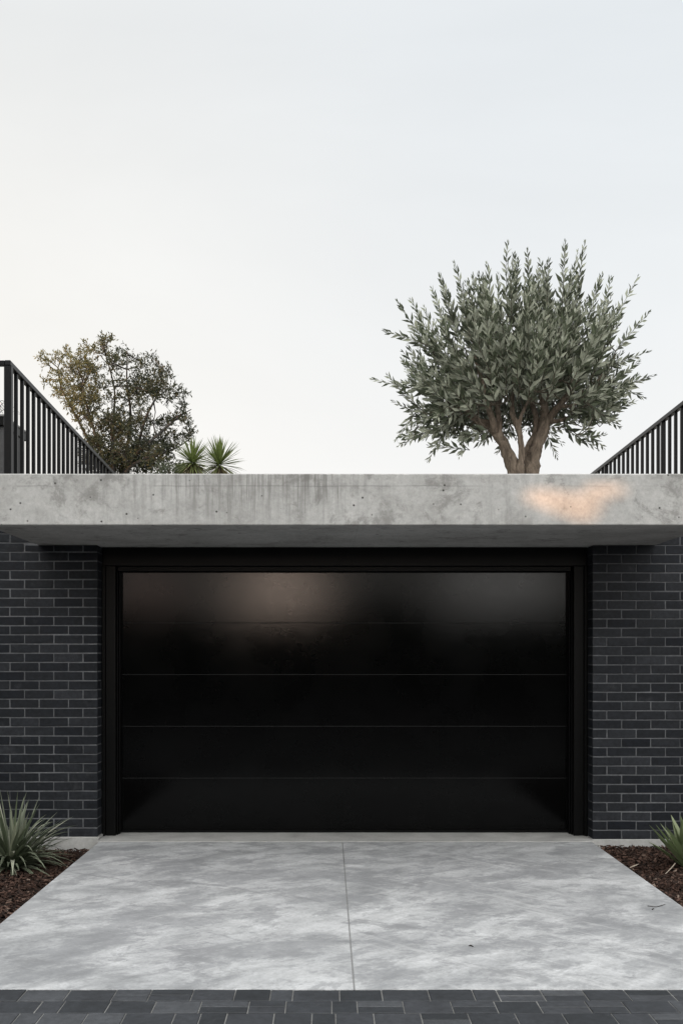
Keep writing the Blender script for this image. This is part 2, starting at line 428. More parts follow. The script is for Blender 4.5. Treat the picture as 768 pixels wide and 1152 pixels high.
PITCH, BL = .0755, .24
def brick_wall(side, zb):
    bm = bmesh.new(); lay = bm.faces.layers.float.new('tone'); rg = R(31 + side)
    edge = LX if side < 0 else RX
    lim = SX0 if side < 0 else SX1
    FAR = 11.9
    g = .005
    row = 0; z = zb
    while z < 2.70:
        z0, z1 = z + g, z + PITCH - g
        if z1 > 2.715: z1 = 2.715
        # distance outward from the corner
        cuts = [0]; d = .12 if row % 2 else .24
        while d < FAR - abs(edge): cuts.append(d); d += BL
        for i in range(len(cuts) - 1):
            a, b = cuts[i] + (0 if i == 0 else g), cuts[i+1] - g
            a += rg.uniform(-.0012, .0012) if i else 0; b += rg.uniform(-.0012, .0012)
            if z1 > SZ0 - .003:              # clip at the slab's side
                if a < abs(lim - edge) + .004:
                    if b < abs(lim - edge) + .06:
                        if z0 < SZ0 - .03: zz1 = SZ0 - .004
                        else: continue
                    else:
                        if z0 < SZ0 - .03: zz1 = SZ0 - .004
                        else: zz1 = z1; a = abs(lim - edge) + .004
                else: zz1 = z1
            else: zz1 = z1
            x0, x1 = (edge - b, edge - a) if side < 0 else (edge + a, edge + b)
            dy = rg.uniform(-.0015, .0015)
            t = min(1, max(0, rg.gauss(.45, .19)))
            depth = .23 if (i == 0 and row % 2) else .11
            dz = rg.uniform(-.0008, .0008)
            v, fs = box(bm, x0, x1, WY + dy, WY + depth, z0 + dz, zz1 + (dz if zz1 == z1 else 0))
            for f in fs: f[lay] = t
            if i == 0 and row % 2 == 0:      # second brick along the reveal
                x0, x1 = (edge - .11, edge) if side < 0 else (edge, edge + .11)
                v, fs = box(bm, x0, x1, WY + .12, WY + .23, z0 + dz, zz1)
                for f in fs: f[lay] = rg.random()
        z += PITCH; row += 1
    for v in bm.verts: v.co += Vector((rg.uniform(-.0009, .0009), rg.uniform(-.0015, .0015), rg.uniform(-.0012, .0012)))
    bevel(bm, .0025)
    r = .0065
    ztop = 2.705
    def mb(a, b, z0, z1, y1=9.33):
        x0, x1 = (edge - b, edge - a) if side < 0 else (edge + a, edge + b)
        box(bm, x0, x1, WY + r, y1, z0, z1, 1)
    L = abs(lim - edge)
    mb(r, L + .0045, zb, SZ0 - .0025)
    mb(L + .0045, FAR - abs(edge), zb, ztop)
    o = gpart('brick_wall', bm, [BRICK, MORTAR])
    o['label'] = 'dark brick wall ' + ('left' if side < 0 else 'right') + ' of the garage door'
    # concrete plinth below, returning into the opening
    bm = bmesh.new()
    x0, x1 = (-FAR, edge + .012) if side < 0 else (edge - .012, FAR)
    box(bm, x0, x1, WY - .014, 8.925, -.18, zb + .001)
    bevel(bm, .004)
    o = gpart('plinth', bm, PLINTH); o['label'] = 'pale concrete plinth under the ' + ('left' if side < 0 else 'right') + ' brick wall'
    bm = bmesh.new()
    x0, x1 = (-FAR, SX0 - .01) if side < 0 else (SX1 + .01, FAR)
    box(bm, x0, x1, WY - .03, 9.36, 2.716, 2.775); bevel(bm, .005)
    gpart('coping', bm, PLINTH)
brick_wall(-1, .022); brick_wall(1, .002)

# threshold strip
bm = bmesh.new(); box(bm, LX + .014, RX - .014, 8.661, 9.30, -.15, .003); bevel(bm, .004)
gpart('threshold', bm, PLINTH)

# frame: jambs stepped like the photograph, header
fr = gpart('door_frame', bmesh.new(), FRAME)
me = fr.data
def frame_piece(name, boxes, off=.004):
    bm = bmesh.new()
    for b in boxes: box(bm, *b)
    bevel(bm, off); return bm
fr.name = 'door_frame'
FB = 8.93
def framepart(name, bm):
    o = obj(name, bm, FRAME); o.parent = fr
    return o
bm = frame_piece('h', [(LX + .002, RX - .002, FB, 9.30, 2.262, SZ0 - .003), (-1.765, 2.052, FB + .06, 9.22, 2.222, 2.2615)])
nb = bm
# header becomes the frame's own mesh; the two jambs are its parts
nb.to_mesh(me); nb.free()
for s in (-1, 1):
    xo = LX + .002 if s < 0 else RX - .002
    f = lambda d0, d1: (min(xo - s*d0, xo - s*d1), max(xo - s*d0, xo - s*d1))
    bm = frame_piece('j', [(*f(0, .028), FB - .02, 9.29, .0, 2.261), (*f(.029, .112), FB, 9.29, .0, 2.2605), (*f(.113, .122), FB + .045, 9.2, .0, 2.2195), (*f(.1225, .132), FB + .09, 9.2, .0, 2.2185)], .003)
    framepart('jamb', bm)

# door: five horizontal insulated panels
door = gpart('garage_door', bmesh.new(), m_paint('grey_gap_highlight', (.017, .0175, .018), .6, .2))  # grey in the gaps paints the highlights along the panel edges
dx0, dx1 = -1.752, 2.046
bm = bmesh.new(); box(bm, dx0 - .002, dx1 + .002, 9.097, 9.17, .03, 2.235); bm.to_mesh(door.data); bm.free()
zs = [.024] + [EYE + (HY - y) / 132.0 for y in (875.3, 817, 758.8, 700.8)] + [2.236]
for i in range(5):
    bm = bmesh.new(); box(bm, dx0, dx1, 9.09, 9.134, zs[i] + .0032, zs[i+1] - .0032)
    bmesh.ops.bevel(bm, geom=list(bm.edges), offset=.003, segments=2, affect='EDGES')
    o = obj('door_panel', bm, DOOR); o.parent = door
bm = bmesh.new(); box(bm, dx0, dx1, 9.085, 9.13, .0035, .0255); bevel(bm, .003)
o = obj('bottom_seal', bm, FRAME); o.parent = door

# ------------------------------------------------------------------ railings on the terrace
TZ = 2.70
def railing(name, X, y0, y1, ztop, label, ys, posts, ret=None):
    root = tag(empty(name, (X, y0, TZ)), label, 'railing', 'black steel railings on the terrace')
    def part(n, bm):
        o = obj(n, bm, STEEL, None); o.parent = root
        o.matrix_parent_inverse = Matrix.Translation((-X, -y0, -TZ)); return o
    bm = bmesh.new(); bar(bm, (X, y0 - .03, ztop(y0 - .03) - .022), (X, y1, ztop(y1) - .022), .05, .044); bevel(bm, .004); part('top_rail', bm)
    bm = bmesh.new(); bar(bm, (X, y0, TZ + .08), (X, y1, TZ + .08), .04, .03); bevel(bm, .003); part('bottom_rail', bm)
    for y in ys:
        bm = bmesh.new(); box(bm, X - .015, X + .015, y - .018, y + .018, TZ + .095, ztop(y) - .046); bevel(bm, .003); part('baluster', bm)
    for y, w in posts:
        bm = bmesh.new(); box(bm, X - w/2, X + w/2, y - w/2, y + w/2, TZ, ztop(y) - .0445); bevel(bm, .004); part('post', bm)
    if ret:
        x1, n = ret
        bm = bmesh.new(); bar(bm, (X - .026, y0, ztop(y0) - .022), (x1, y0, ztop(y0) - .022), .05, .0435); bevel(bm, .004); part('top_rail', bm)
        bm = bmesh.new(); bar(bm, (X - .04, y0, TZ + .08), (x1, y0, TZ + .08), .04, .03); bevel(bm, .003); part('bottom_rail', bm)
        for k in range(n):
            x = X - .31 - k * .185
            bm = bmesh.new(); box(bm, x - .015, x + .015, y0 - .026, y0 + .026, TZ + .095, ztop(y0) - .046); bevel(bm, .003); part('baluster', bm)
zl = lambda y: 4.01 - .0437 * (y - 9.05)
ysl = [9.05 + .03 + .185 * k for k in range(1, 37)]
railing('terrace_railing', -2.70, 9.05, 15.8, zl, 'black steel railing at the left, turning a corner at its near post',
        ysl, [(9.05, .062), (15.8, .06)], (-6.2, 17))
zr = lambda y: 4.005 - .026 * (y - 10.5)
ysr = [9.40 + .19 * k for k in range(0, 36) if abs(9.40 + .19 * k - 11.11) > .05]
railing('terrace_railing', 3.50, 9.2, 16.3, zr, 'black steel railing on the right, beside the olive tree', ysr, [(9.2, .055), (11.13, .045), (13.4, .045), (16.3, .055)])

# ------------------------------------------------------------------ foliage builders
def leaf(m, p, d, side, L, W, t, fold=.25, curl=0.0):
    """pointed leaf of two folded halves; d = direction, side = across"""
    d = d.normalized(); s = (side - d * side.dot(d)).normalized(); n = s.cross(d)
    a = p; b = p + d * L * .45 - n * curl * L * .15; c = p + d * L - n * curl * L * .6
    l = b + s * W/2 + n * W * fold; r = b - s * W/2 + n * W * fold
    k = len(m.v)
    m.v += [a, b, c, l, r]
    m.f += [(k, k+1, k+3), (k+1, k+2, k+3), (k, k+4, k+1), (k+1, k+4, k+2)]; m.t += [t]*4

# ---- olive tree
OY = 10.0
olive = tag(empty('olive_tree', (1.83, OY, TZ)), 'gnarled olive tree with a broad silvery crown above the slab roof', 'tree')
def opart(name, o):
    o.name = name; o.parent = olive; o.matrix_parent_inverse = Matrix.Translation((-1.83, -OY, -TZ)); return o
def L3(*a):   # (px, py, dY, r)
    out = []
    for px, py, dy, r in a:
        v = P(px, py, OY); v.y = OY + dy; out.append((v, r))
    return out
limbs = [
    L3((566, 602, .02, 0.088), (574, 560, .0, 0.074), (577, 533, -.02, 0.062), (571, 511, -.02, 0.055), (562, 493, .0, 0.048), (551, 479, .03, 0.041), (541, 473, .06, 0.033), (530, 465, .1, 0.027), (521, 452, .16, 0.027), (512, 430, .2, 0.018)),
    L3((556, 486, .0, 0.042), (551, 470, -.06, 0.028), (545, 455, -.12, 0.026), (538, 435, -.2, 0.022), (530, 410, -.25, 0.013)),
    L3((560, 490, .0, 0.035), (562, 472, .04, 0.028), (561, 455, .09, 0.025), (566, 430, .16, 0.018), (560, 395, .2, 0.011)),
    L3((586, 602, .0, 0.077), (586, 560, -.06, 0.049), (583, 533, -.08, 0.037), (585, 512, -.08, 0.028), (583, 494, -.08, 0.027), (579, 479, -.07, 0.025), (575, 464, -.05, 0.022), (575, 440, -.08, 0.016), (580, 400, -.1, 0.009)),
    L3((581, 486, -.08, 0.023), (584, 470, -.1, 0.016), (592, 452, -.12, 0.013), (600, 430, -.15, 0.009)),
    L3((610, 602, .0, 0.092), (602, 560, .0, 0.081), (597, 533, .0, 0.069), (600, 514, .01, 0.062), (606, 496, .02, 0.055), (612, 480, .03, 0.048), (614, 464, .03, 0.042), (611, 448, .02, 0.033), (607, 428, .0, 0.028), (604, 395, -.02, 0.016)),
    L3((590, 520, .04, 0.042), (595, 503, .06, 0.035), (603, 487, .08, 0.032), (606, 470, .10, 0.029), (600, 440, .2, 0.023), (596, 410, .3, 0.013)),
    L3((612, 478, .03, 0.041), (622, 464, -.01, 0.035), (632, 452, -.05, 0.029), (643, 438, -.1, 0.028), (655, 415, -.16, 0.018), (664, 385, -.2, 0.009)),
    L3((616, 473, .03, 0.028), (632, 471, .08, 0.018), (646, 464, .12, 0.014), (660, 454, .16, 0.011), (682, 447, .2, 0.007)),
    L3((628, 456, -.02, 0.027), (638, 460, -.12, 0.014), (652, 452, -.2, 0.011), (668, 430, -.3, 0.007)),
]
bm = bmesh.new()
nodes = []
for i, L in enumerate(limbs):
    sp = smooth_path(L, 7)
    big = i in (0, 3, 5)
    tube(bm, sp, 18 if big or i in (6, 7, 1) else 10, .30 if big else .22, 3 if big else 0)
    nodes += sp[len(sp)//3:]
opart('trunk', obj('trunk', bm, m_bark('olive_bark', (.060, .047, .036), (.26, .21, .165)), smooth=True))
rg = R(42)
CC = P(580, 440, OY)
def rad(u):
    """crown radius along the unit direction u, measured from the crown's centre"""
    e = math.degrees(math.asin(max(-1, min(1, u.z))))
    if e > -8: r = 1.30 - .04 * math.cos(math.radians(e * 2))
    else: r = 1.27 - (-8 - e) / 50 * .62
    r *= 1 + .09 * noise.noise(u * 2.6 + Vector((5, 1, 2)))
    r *= .94 * (1 - .10 * abs(u.y))
    return r
bm = bmesh.new(); lm = Mesh()
def shoot(p, d, L, leaves=True):
    """a twig that carries opposite pairs of narrow leaves, smaller towards its tip"""
    side = d.orthogonal().normalized()
    side = Matrix.Rotation(rg.uniform(0, 6.28), 3, d) @ side
    bend = Vector((rg.gauss(0, .05), rg.gauss(0, .05), rg.uniform(-.02, .10)))
    pts = []
    n = max(6, int(L / .033))
    q = p.copy(); dd = d.copy()
    tone0 = rg.choice((rg.uniform(0, .4), rg.uniform(.3, .75), rg.uniform(.7, 1)))
    for i in range(n + 1):
        pts.append((q.copy(), .0042 * (1 - .75 * i / n)))
        f = i / n
        if i > 0:
            Ls = (.122 - .060 * f ** 1.5) * rg.uniform(.85, 1.15)
            ang = math.radians(43 - 19 * f)
            for s in (-1, 1):
                if rg.random() < .06: continue
                sd = side * s
                ld = dd * math.cos(ang) + sd * math.sin(ang)
                nrm = dd.cross(side)
                across = (nrm + Vector((rg.gauss(0, .35), rg.gauss(0, .35), rg.gauss(0, .35))))
                across = ld.cross(nrm) * .9 + nrm * rg.gauss(0, .5)
                leaf(lm, q, ld + Vector((rg.gauss(0, .05), rg.gauss(0, .05), rg.gauss(0, .05))), across, Ls, Ls * rg.uniform(.27, .33), min(1, max(0, tone0 + rg.gauss(0, .17))), .22, rg.uniform(-.1, .5))
        q = q + dd * (L / n)
        dd = (dd + bend * (1.0 / n) * 2).normalized()
        side = Matrix.Rotation(math.radians(78 + rg.uniform(-12, 12)), 3, dd) @ side
        side = (side - dd * side.dot(dd)).normalized()
    # tip
    for k in range(3):
        leaf(lm, q, dd + Vector((rg.gauss(0, .22), rg.gauss(0, .22), rg.gauss(0, .22))), side, .04, .009, tone0, .2)
    tube(bm, pts[::2] if len(pts) > 5 else pts, 4, cap=False)
FORK = P(583, 476, OY)
def branch_to(tgt, r0=.011):
    best = min(nodes, key=lambda n: (n[0] - tgt).length + .25 * abs(n[0].x - FORK.x) * 0)
    a = best[0]; mid = (a + tgt) / 2 + Vector((rg.gauss(0, .03), rg.gauss(0, .03), -.04))
    d = (tgt - a).length
    sp = smooth_path([(a, min(best[1], r0)), (mid, r0 * .75), (tgt, r0 * .45)], 4)
    tube(bm, sp, 5, cap=False)
    nodes.append((mid, r0 * .7)); nodes.append((tgt, r0 * .45))
# sub-branches through the crown
for k in range(80):
    while True:
        u = Vector((rg.gauss(0, 1), rg.gauss(0, 1), rg.gauss(.35, .8))).normalized()
        if u.z > -.42: break
    branch_to(CC + u * rad(u) * rg.uniform(.35, .62))
count = 0
while count < 470:
    u = Vector((rg.gauss(0, 1), rg.gauss(0, 1), rg.gauss(.25, .85))).normalized()
    if u.z < -.62: continue
    rr = rad(u)
    f = rg.random() ** .42                     # towards the outside
    tip = CC + u * rr * (f * .98 + .02)
    if tip.z < CC.z - .12 and abs(tip.x - CC.x) < .58 and f < .9: continue
    if tip.z < CC.z - .10 and rg.random() < .40: continue
    if tip.z < CC.z + .10 and abs(tip.x - CC.x) < .66 and tip.y < OY + .25: continue
    if tip.z < CC.z - .20 and rg.random() < .45: continue
    L = rg.uniform(.40, .62) if f > .75 else rg.uniform(.25, .40)
    up = .60 if u.z > -.1 else .10
    d = (tip - FORK).normalized() + Vector((0, 0, up * rg.uniform(.5, 1.2))) + Vector((rg.gauss(0, .11), rg.gauss(0, .11), rg.gauss(0, .08)))
    if u.z < -.25: d += Vector((0, 0, -.55))
    d.normalize()
    base = tip - d * L
    shoot(base, d, L)
    if rg.random() < .5:
        nb = min(nodes, key=lambda n: (n[0] - base).length)
        if (nb[0] - base).length < .6:
            tube(bm, [(nb[0], .006), ((nb[0] + base)/2 + Vector((0, 0, -.02)), .0048), (base, .004)], 4, cap=False)
    count += 1
# leaders that stick out of the outline as in the photograph: (tip, lean)
for (px, py, lean, ln, dy) in [(563,283,-.10,.62,-.1),(598,280,.0,.66,.1),(629,285,.06,.60,-.2),(653,280,.10,.64,.0),(497,309,-.28,.55,.1),(513,308,-.2,.5,-.2),
        (544,304,-.08,.5,.2),(691,316,.4,.55,.0),(713,322,.62,.55,-.1),(676,308,.25,.5,.1),(448,345,-.75,.5,.0),(467,337,-.5,.55,.1),(486,336,-.3,.45,-.2),
        (436,378,-1.1,.5,-.1),(423,428,-1.6,.5,.0),(728,352,.85,.5,.0),(729,398,1.5,.45,.1),(727,430,1.7,.42,-.1),(470,350,-.5,.5,.25),(580,300,-.03,.5,.2),(612,298,.05,.5,.25),(640,300,.1,.45,-.25),(530,315,-.15,.5,.0),(700,345,.5,.5,.2)]:
    tip = P(px, py, OY); tip.y += dy
    d = Vector((lean, rg.gauss(0, .1), 1.0)).normalized()
    b = tip - d * ln
    if lean < -1 or lean > 1:
        d = Vector((lean, 0, .35)).normalized(); b = tip - d * ln
    shoot(b, d, ln)
    branch_to(b, .009)
# drooping sprays under the crown
for (px, py, ax, az, ln, dy) in [(454,491,-.9,-.15,.40,0),(486,512,-.4,-.8,.36,.1),(517,513,-.25,-1,.30,-.1),(668,503,.8,-.5,.36,.0),(627,508,.35,-.7,.2,.1),(647,478,.6,-.6,.28,.2),
        (700,455,1,-.2,.35,-.1),(550,492,-.3,-.8,.18,.15),(464,460,-1,-.1,.4,.1),(690,470,.9,-.35,.34,.1),(500,490,-.5,-.7,.34,.2),(455,440,-1,.05,.4,-.2),(610,480,.1,-1,.2,.35),(575,470,-.1,-1,.2,.4)]:
    tip = P(px, py, OY); tip.y += dy
    d = Vector((ax, rg.gauss(0, .2), az)).normalized(); b = tip - d * ln
    shoot(b, d, ln); branch_to(b, .008)
for k in range(20):
    lft = k % 2
    px, py = (rg.uniform(448, 545), rg.uniform(462, 505)) if lft else (rg.uniform(628, 708), rg.uniform(452, 498))
    tip = P(px, py, OY); tip.y += rg.uniform(-.5, .6)
    d = Vector((rg.uniform(-1, -.2) if lft else rg.uniform(.2, 1), rg.gauss(0, .3), rg.uniform(-.8, .1))).normalized(); ln = rg.uniform(.2, .38)
    shoot(tip - d * ln, d, ln); branch_to(tip - d * ln, .007)
opart('branches', obj('branches', bm, m_bark('olive_twig', (.05, .042, .032), (.13, .11, .085), 30), smooth=True))
OLEAF = m_leaf('olive_leaf', (.072, .087, .054), (.31, .33, .26), .38, .10)
opart('crown', lm.build('crown', OLEAF))

# ---- feathery tree far behind on the left
BY = 25.0
btree = tag(empty('background_tree', (P(122, 533, BY).x, BY, TZ)), 'loose feathery tree rising behind the left railing', 'tree')
bl = btree.location.copy()
def bpart(o):
    o.parent = btree; o.matrix_parent_inverse = Matrix.Translation(-Vector((P(122, 533, BY).x, BY, TZ))); return o
rg = R(9)
clumps = [(47,403,4),(54,410,6),(52,430,5),(125,383,4),(118,384,4),(213,480,5),(215,487,4),(207,466,6),(112,520,13),(128,520,13),(146,518,13),(164,518,12),(180,516,10),(150,500,12),(134,484,11),(62,402,5),(75,398,6),(88,404,9),(98,392,8),(84,420,12),(100,415,12),(70,425,9),(64,440,8),(78,445,12),(92,440,14),(110,428,10),(118,390,7),(121,402,6),
 (108,400,6),(133,400,8),(141,392,5),(148,404,7),(134,418,12),(150,425,12),(163,408,7),(172,403,6),(160,420,9),(178,415,6),(168,432,9),(183,432,9),(192,422,6),(197,440,7),(205,442,7),(190,448,10),
 (175,450,12),(206,458,6),(158,448,12),(142,445,11),(124,445,10),(110,455,14),(95,460,14),(82,462,9),(118,475,14),(104,480,13),(100,498,14),(135,470,12),(150,468,12),(167,470,11),(184,470,9),(197,472,7),(208,476,4),
 (204,490,6),(212,491,5),(190,490,9),(176,490,10),(160,490,13),(143,490,14),(128,495,14),(118,510,15),(135,512,15),(152,510,15),(168,508,13),(183,508,11),(196,506,6),(178,522,12),(160,526,14),(142,528,14),(125,528,14),(108,525,12),(192,520,7),(98,516,9)]
bm = bmesh.new(); lm = Mesh()
root = P(130, 640, BY)
forks = [(P(130, 560, BY), .16)]
mains = [[(118,520),(106,480),(98,440),(95,405)], [(132,515),(128,470),(124,430),(121,395)], [(140,515),(146,470),(148,435),(145,400)], [(148,515),(165,470),(178,435),(186,415)], [(150,520),(180,495),(200,470),(212,455)], [(115,530),(90,480),(72,440),(62,410)], [(150,530),(175,515),(195,503),(214,490)]]
bn = []
tube(bm, smooth_path([(Vector((root.x, BY, TZ - .05)), .24), (P(131, 600, BY), .19), (P(130, 555, BY), .15)], 6), 12, .15)
for mp in mains:
    pts = [(P(130, 556, BY), .06)] + [(P(x, y, BY) + Vector((0, rg.uniform(-.6, .6), 0)), r) for (x, y), r in zip(mp, (.040, .030, .020, .010))]
    sp = smooth_path(pts, 6); tube(bm, sp, 7, .12, cap=False); bn += sp[4:]
for (cx, cy, cr) in clumps:
    rm = cr / 48.0
    for rep in range(2 if cr > 8 else 1):
        c = P(cx, cy, BY) + Vector((0, rg.uniform(-.9, .9) * (1 if cr > 8 else .3), 0))
        nb = min(bn, key=lambda n: (n[0] - c).length)
        tube(bm, [(nb[0], min(nb[1], .022)), ((nb[0] + c)/2 + Vector((rg.gauss(0, .04), 0, .03)), .014), (c, .007)], 4, cap=False)
        sunlit_t = min(1, max(.05, (150 - cx) / 80 + rg.uniform(-.2, .2) - max(0, cy - 470) / 90))  # warm sunlight painted into the tone: left clumps golden, right ones dark
        nt = int(11 + (400 if cx > 120 and cy < 480 else 430) * rm * rm)
        for k in range(nt):
            u = Vector((rg.gauss(0, 1), rg.gauss(0, 1), rg.gauss(.2, 1))).normalized()
            rr = rm * .86 * rg.random() ** .5
            tp = c + u * rr
            tw = (u + Vector((rg.gauss(0, .6), rg.gauss(0, .6), rg.gauss(.35, .5)))).normalized()
            tl = rg.uniform(.07, .16)
            if rg.random() < .35: tube(bm, [(c + u * rr * .2, .005), (tp, .004), (tp + tw * tl, .002)], 3, cap=False)
            for j in range(7):
                q = tp + tw * tl * j / 6
                ld = (tw * .7 + Vector((rg.gauss(0, .7), rg.gauss(0, .7), rg.gauss(0, .7)))).normalized()
                leaf(lm, q, ld, ld.orthogonal() + Vector((rg.gauss(0, .5), rg.gauss(0, .5), rg.gauss(0, .5))), rg.uniform(.045, .10), rg.uniform(.018, .036), min(1, max(0, sunlit_t + rg.gauss(0, .2))), .15)
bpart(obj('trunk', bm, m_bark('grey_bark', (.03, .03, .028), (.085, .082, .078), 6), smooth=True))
bpart(lm.build('crown', m_leaf('feathery_leaf', (.046, .064, .032), (.052, .068, .038), .6, .3, (.175, .165, .070))))  # golden high tone stands for sunlit foliage

# ---- two yuccas
YLEAF = m_leaf('yucca_leaf', (.125, .165, .05), (.18, .21, .08), .45, .2)
YDRY = m_tone('dry_yucca_leaf', [(0, (.10, .085, .045)), (1, (.22, .19, .11))], .8, .2, 60, 0)
def sword(m, p, d, L, W, t, droop=.2, seg=5, fold=.3, tip=1.0):
    d = d.normalized(); up = Vector((0, 0, 1))
    s = d.cross(up)
    if s.length < .05: s = Vector((1, 0, 0))
    s.normalize(); prev = None
    q = p.copy(); dd = d.copy()
    for i in range(seg + 1):
        f = i / seg
        w = W * (.55 + .9 * f if f < .5 else 1.0) * max(0.02, (1 - max(0, (f - .45) / .55) ** 1.5)) 
        n = s.cross(dd).normalized()
        row = (q + s * w/2 + n * w * fold, q.copy(), q - s * w/2 + n * w * fold)
        if prev:
            k = len(m.v); m.v += [*prev, *row]
            m.f += [(k, k+1, k+4, k+3), (k+1, k+2, k+5, k+4)]; m.t += [t, min(1, t + .08)]
        prev = row
        q = q + dd * L / seg
        dd = (dd + Vector((0, 0, -droop / seg * (1 + f)))).normalized()
def yucca(px, py, Y, Rr, seed, label):
    rg = R(seed); c = P(px, py, Y)
    root = tag(empty('yucca', (c.x, Y, TZ)), label, 'plant', 'yuccas behind the slab roof')
    inv = Matrix.Translation((-c.x, -Y, -TZ))
    bm = bmesh.new()
    tube(bm, smooth_path([(Vector((c.x + .03, Y, TZ - .03)), .09), (Vector((c.x - .02, Y, (TZ + c.z)/2)), .07), (c + Vector((0, 0, -.04)), .06)], 7), 10, .3)
    o = obj('stem', bm, m_bark('yucca_stem', (.06, .05, .035), (.16, .13, .09), 25), smooth=True); o.parent = root; o.matrix_parent_inverse = inv
    m = Mesh()
    for k in range(160):
        e = math.radians(rg.uniform(-38, 88)); a = rg.uniform(0, 6.28)
        d = Vector((math.cos(e)*math.cos(a), math.cos(e)*math.sin(a), math.sin(e)))
        sword(m, c + d * .015, d, Rr * rg.uniform(.82, 1.08), .024, rg.random(), rg.uniform(0, .25), 4, .2)
    o = m.build('leaves', YLEAF); o.parent = root; o.matrix_parent_inverse = inv
    m = Mesh()
    for k in range(90):
        e = math.radians(rg.uniform(-80, 0)); a = rg.uniform(0, 6.28)
        d = Vector((math.cos(e)*math.cos(a), math.cos(e)*math.sin(a), math.sin(e)))
        sword(m, c + d * .015 - Vector((0, 0, .03)), d, Rr * rg.uniform(.5, .95), .022, rg.random(), rg.uniform(0, .4), 4, .2)
    o = m.build('dry_leaves', YDRY); o.parent = root; o.matrix_parent_inverse = inv
yucca(217, 521, 16.0, .38, 3, 'left of the two small yuccas above the slab, beside the feathery tree')
yucca(247, 523, 16.4, .43, 8, 'right of the two small yuccas above the slab, farther from the feathery tree')

# ---- low shrubs by the yuccas
SLEAF = m_leaf('shrub_leaf', (.045, .058, .026), (.075, .085, .05), .6, .2)
def shrub(px, py, Y, rx, rz, seed, n, label):
    rg = R(seed); c = P(px, py, Y)
    root = tag(empty('shrub', (c.x, Y, TZ)), label, 'plant', 'low shrubs beside the yuccas')
    inv = Matrix.Translation((-c.x, -Y, -TZ)); bm = bmesh.new(); m = Mesh()
    for k in range(14):
        u = Vector((rg.gauss(0, .6), rg.gauss(0, .6), 1)).normalized()
        tipp = c + Vector((u.x * rx, u.y * rx, rg.uniform(-.3, .8) * rz))
        tube(bm, smooth_path([(Vector((c.x, Y, TZ - .02)), .022), (Vector((c.x + u.x * .15, Y + u.y * .15, (TZ + c.z)/2)), .015), (tipp, .006)], 4), 5, cap=False)
    for k in range(n):
        u = Vector((rg.gauss(0, 1), rg.gauss(0, 1), rg.gauss(0, 1))).normalized() * rg.random() ** .4
        q = c + Vector((u.x * rx, u.y * rx, u.z * rz)) * (1 + .3 * noise.noise(u * 3 + Vector((seed, 0, 0))))
        d = Vector((rg.gauss(0, 1), rg.gauss(0, 1), rg.gauss(.3, 1))).normalized()
        leaf(m, q, d, d.orthogonal(), rg.uniform(.04, .08), rg.uniform(.015, .03), rg.random(), .2)
    for nm, oo in (('stems', obj('stems', bm, m_bark('shrub_stem', (.05, .04, .03), (.12, .10, .08), 30))), ('foliage', m.build('foliage', SLEAF))):
        oo.name = nm; oo.parent = root; oo.matrix_parent_inverse = inv
shrub(184, 536, 17.5, .17, .24, 4, 650, 'dark low shrub right under the feathery tree, left one of the two')
shrub(204, 533, 17.2, .16, .19, 6, 600, 'dark low shrub touching the left yucca')

# ---- neighbouring house at the left edge
nh = tag(empty('neighbouring_house', (-6.4, 14, TZ)), 'dark grey flat-roofed house behind the near corner of the left railing', 'house')
def hpart(name, b, mat, bv=.005):
    bm = bmesh.new()
    for q in b: box(bm, *q)
    bevel(bm, bv); o = obj(name, bm, mat); o.parent = nh; o.matrix_parent_inverse = Matrix.Translation((6.4, -14, -TZ)); return o
hpart('wall', [(-8.6, -4.25, 14.02, 15.0, TZ, 4.515)], m_paint('grey_render', (.062, .063, .066), .8, .2))
hpart('fascia', [(-8.65, -4.235, 13.97, 15.05, 4.52, 4.63)], FRAME)
hpart('roof_edge', [(-8.68, -4.225, 13.95, 15.07, 4.632, 4.66)], m_paint('grey_flashing', (.16, .16, .16), .5, .4))
# wiry bare shrub on its roof
root = tag(empty('roof_plant', (-4.45, 14.3, 4.66)), 'wiry bare plant arching above the roof edge of the dark house', 'plant')
rg = R(77); bm = bmesh.new()
for k in range(26):
    a = rg.uniform(0, 6.28); h = rg.uniform(.12, .26); w = rg.uniform(.08, .28); b = Vector((-4.45, 14.3, 4.655))
    d = Vector((math.cos(a), math.sin(a) * .6, 0))
    tube(bm, smooth_path([(b, .006), (b + d * w * .4 + Vector((0, 0, h)), .005), (b + d * w + Vector((0, 0, h * .75)), .003), (b + d * w * 1.3 + Vector((0, 0, h * .4)), .002)], 5), 4, cap=False)
o = obj('stems', bm, m_bark('wiry_stem', (.16, .15, .14), (.30, .29, .27), 30)); o.parent = root; o.matrix_parent_inverse = Matrix.Translation((4.45, -14.3, -4.66))

